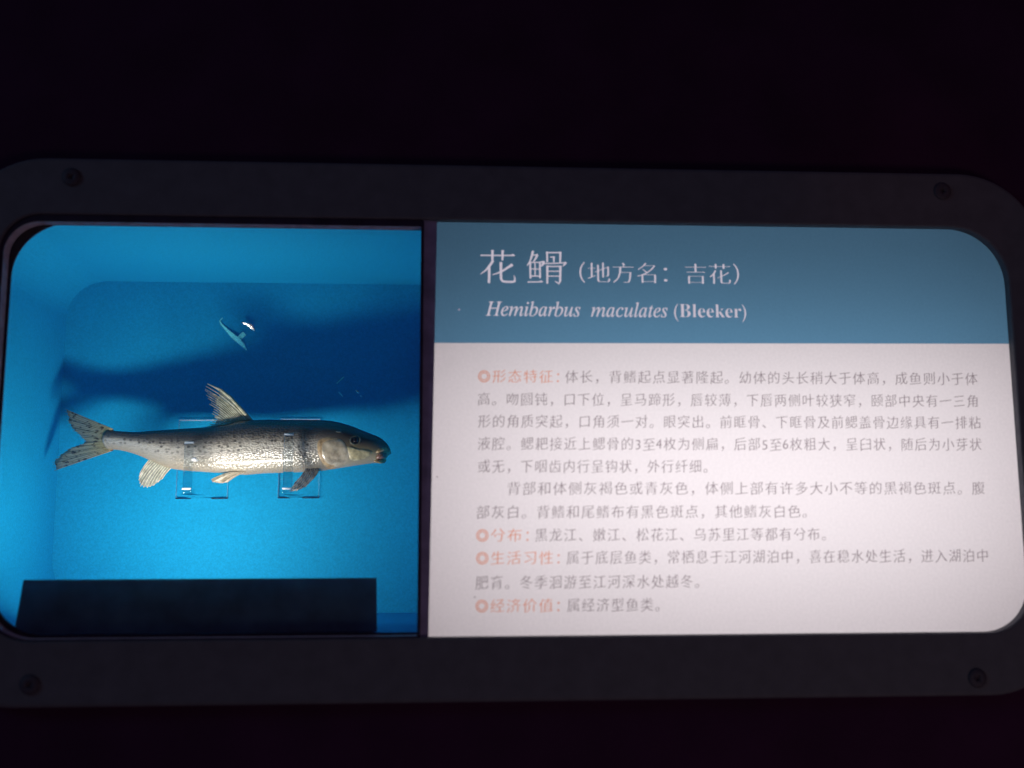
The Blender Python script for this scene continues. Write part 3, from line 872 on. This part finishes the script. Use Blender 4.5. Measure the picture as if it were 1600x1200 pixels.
anal_b = [(0.0869, 0.1607, 0.1637), (0.0909, 0.1588, 0.1632), (0.0949, 0.1568, 0.1628), (0.099, 0.1548, 0.1624), (0.103, 0.1529, 0.162), (0.1083, 0.1509, 0.1614)]
anal_t = [(0.0757, 0.1466, 0.1649), (0.0747, 0.1401, 0.1651), (0.077, 0.1336, 0.1649), (0.0836, 0.1323, 0.1642), (0.0907, 0.1349, 0.1634), (0.0989, 0.1413, 0.1624)]
pelv_b = [(0.1855, 0.1453, 0.1534), (0.1816, 0.1454, 0.1538), (0.1777, 0.1454, 0.1542), (0.1738, 0.1454, 0.1546)]
pelv_t = [(0.1663, 0.1371, 0.1554), (0.1585, 0.1365, 0.1562), (0.1519, 0.1378, 0.1568), (0.1499, 0.1404, 0.1571)]
pect_b = [(0.2591, 0.1495, 0.1459), (0.2572, 0.1507, 0.1461), (0.2545, 0.1527, 0.1463), (0.2513, 0.1546, 0.1467), (0.2486, 0.1559, 0.1469)]
pect_t = [(0.2529, 0.1399, 0.1465), (0.2454, 0.1322, 0.1473), (0.2371, 0.1284, 0.1482), (0.23, 0.1278, 0.1489), (0.2349, 0.1368, 0.1484)]
def xyz(l, dy=0): return [(p[0], p[2] + dy, p[1]) for p in l]
fx = lambda l, dz: [(p[0] , p[1] + dz, p[2]) for p in l]
fin('dorsal_fin', fx([(p[0], p[2], p[1]) for p in dors_b], 0) and [(p[0], p[2], p[1] - .002) for p in dors_b], xyz(dors_t), M_mem, M_ray, .0011, .0003, .90, -.06, 9, .14, extra=2)
tube('dorsal_spine', [(.1902, .153, .1970), (.178, .154, .2111), (.1658, .155, .2242), (.1556, .156, .2322), (.1417, .157, .2384)], [.0022, .0020, .0016, .0012, .0005], M_ray, fish, 8)
fin('tail_fin', [(p[0] + .0045, p[2], p[1]) for p in tail_b], xyz(tail_t), M_tailm, M_tailr, .0006, .0002, .97, 0, 9, .035, extra=2)
fin('anal_fin', [(p[0] + .002, p[2] - .001, p[1] + .004) for p in anal_b], xyz(anal_t), M_anal, M_ray, .0007, .0004, .98, -.05, 8, .02, extra=2)
fin('pelvic_fin', [(p[0], p[2] - .006, p[1] + .003) for p in pelv_b], xyz(pelv_t, -.006), M_tan, M_tan, .0005, .0002, .99, -.05, 8, .01, extra=2)
fin('pectoral_fin', [(p[0], p[2] - .0075, p[1] + .001) for p in pect_b], xyz(pect_t, -.0080), M_dark, M_darkr, .0006, .0002, .99, .07, 8, .01, extra=2)

# ------------------------------------------------------------------ reflections on the back of the case, built as coloured strips and beads
yb = D - .0003
def glint_strip(name, segs, m, label, cat, group=None, lift=.0007):
    v = []; f = []
    for seg in segs:
        pts = [Vector((a_, 0, b_)) for a_, b_, _ in seg]; wd = [c_ for *_, c_ in seg]
        o_ = len(v)
        for j, p in enumerate(pts):
            t = (pts[min(j + 1, len(pts) - 1)] - pts[max(j - 1, 0)]).normalized(); nn = Vector((-t.z, 0, t.x))
            up = 1 if nn.z > 0 else -1
            for s, dy in ((-1, 0), (-.6, -lift), (.6, -lift), (1, 0)):
                q = p + nn * wd[j] * s / 2
                v.append((q.x, yb - .0002 - max(0, (q.z - p.z) + abs(nn.z) * wd[j] / 2) * .62, q.z))
        for j in range(len(pts) - 1):
            for s in range(3): f.append((o_ + 4 * j + s, o_ + 4 * j + s + 1, o_ + 4 * j + 5 + s, o_ + 4 * j + 4 + s))
    me = bpy.data.meshes.new(name); me.from_pydata(v, [], f)
    o = link(name, me, m, smooth=True)
    bm = bmesh.new(); bm.from_mesh(me); bmesh.ops.recalc_face_normals(bm, faces=bm.faces); bm.to_mesh(me); bm.free()
    return tag(o, label, cat, group)
glint_strip('reflection_mark', [[(.1385, .3212, .0010), (.1356, .3180, .0012), (.1372, .3145, .0018), (.1441, .3070, .0030), (.1500, .3015, .0050), (.1560, .2965, .0052), (.1620, .2905, .0038), (.1658, .2852, .0010)],
                       [(.1560, .2965, .0050), (.1600, .3010, .0046), (.1632, .3040, .0046)]], M_reflection,
      'turquoise T-shaped reflection built as a coloured strip on the blue back wall above the fish', 'reflection mark')
glint_strip('reflection_mark', [[(.2643, .2489, .0012), (.2722, .2564, .0014)]], M_reflection, 'thin turquoise streak slanting up, above the head of the fish', 'reflection mark')
glint_strip('reflection_mark', [[(.2668, .2398, .0006), (.2690, .2374, .0012), (.2718, .2342, .0008)]], M_reflection, 'faint turquoise streak slanting down, above the head of the fish', 'reflection mark')
glint_strip('reflection_mark', [[(.2905, .2358, .0012), (.2922, .2344, .0012)]], M_reflection, 'tiny turquoise dot beside the white dot above the fish head', 'reflection mark')
# beads added for the white glints, turned so that they catch the case lamp
def bead(name, hc, hu, ln, r1, r2, bend, m):
    toL = (Vector((.13, .037, .036)) - hc).normalized(); toC = (cam.matrix_world.translation - hc).normalized()
    hn = (toL + toC).normalized()
    hu = (hu - hn * hu.dot(hn)).normalized(); hv = hn.cross(hu)
    v = []; f = []; n = 12; q = 12
    for j in range(q + 1):
        t = j / q * 2 - 1
        r = math.sqrt(max(0, 1 - t ** 2)) * (r1 if t > -.2 else r2) + .0001
        ctr = hc + hu * (t * ln) + hv * (bend * math.cos(t * 2))
        for k in range(n):
            a = 2 * math.pi * k / n
            v.append(ctr + hv * (r * math.cos(a)) + hn * (r * .16 * math.sin(a)))
    for j in range(q):
        for k in range(n):
            f.append((j * n + k, j * n + (k + 1) % n, (j + 1) * n + (k + 1) % n, (j + 1) * n + k))
    return pydata(name, v, f, m, smooth=True)
M_chrome.node_tree.nodes['Principled BSDF'].inputs['Roughness'].default_value = .24
tag(bead('glint_bead', Vector((.1676, D - .003, .3116)), Vector((.0115, 0, -.0107)), .0080, .0025, .0020, .0012, M_chrome),
    'small bright bead added for the white glint beside the T-shaped mark on the blue wall', 'hook')
tag(bead('reflection_mark', Vector((.2874, D - .0012, .2399)), Vector((.0037, 0, -.0038)), .0026, .0012, .0010, 0, M_chrome),
    'small bead added for a white glint on the blue wall above the fish eye', 'reflection mark')
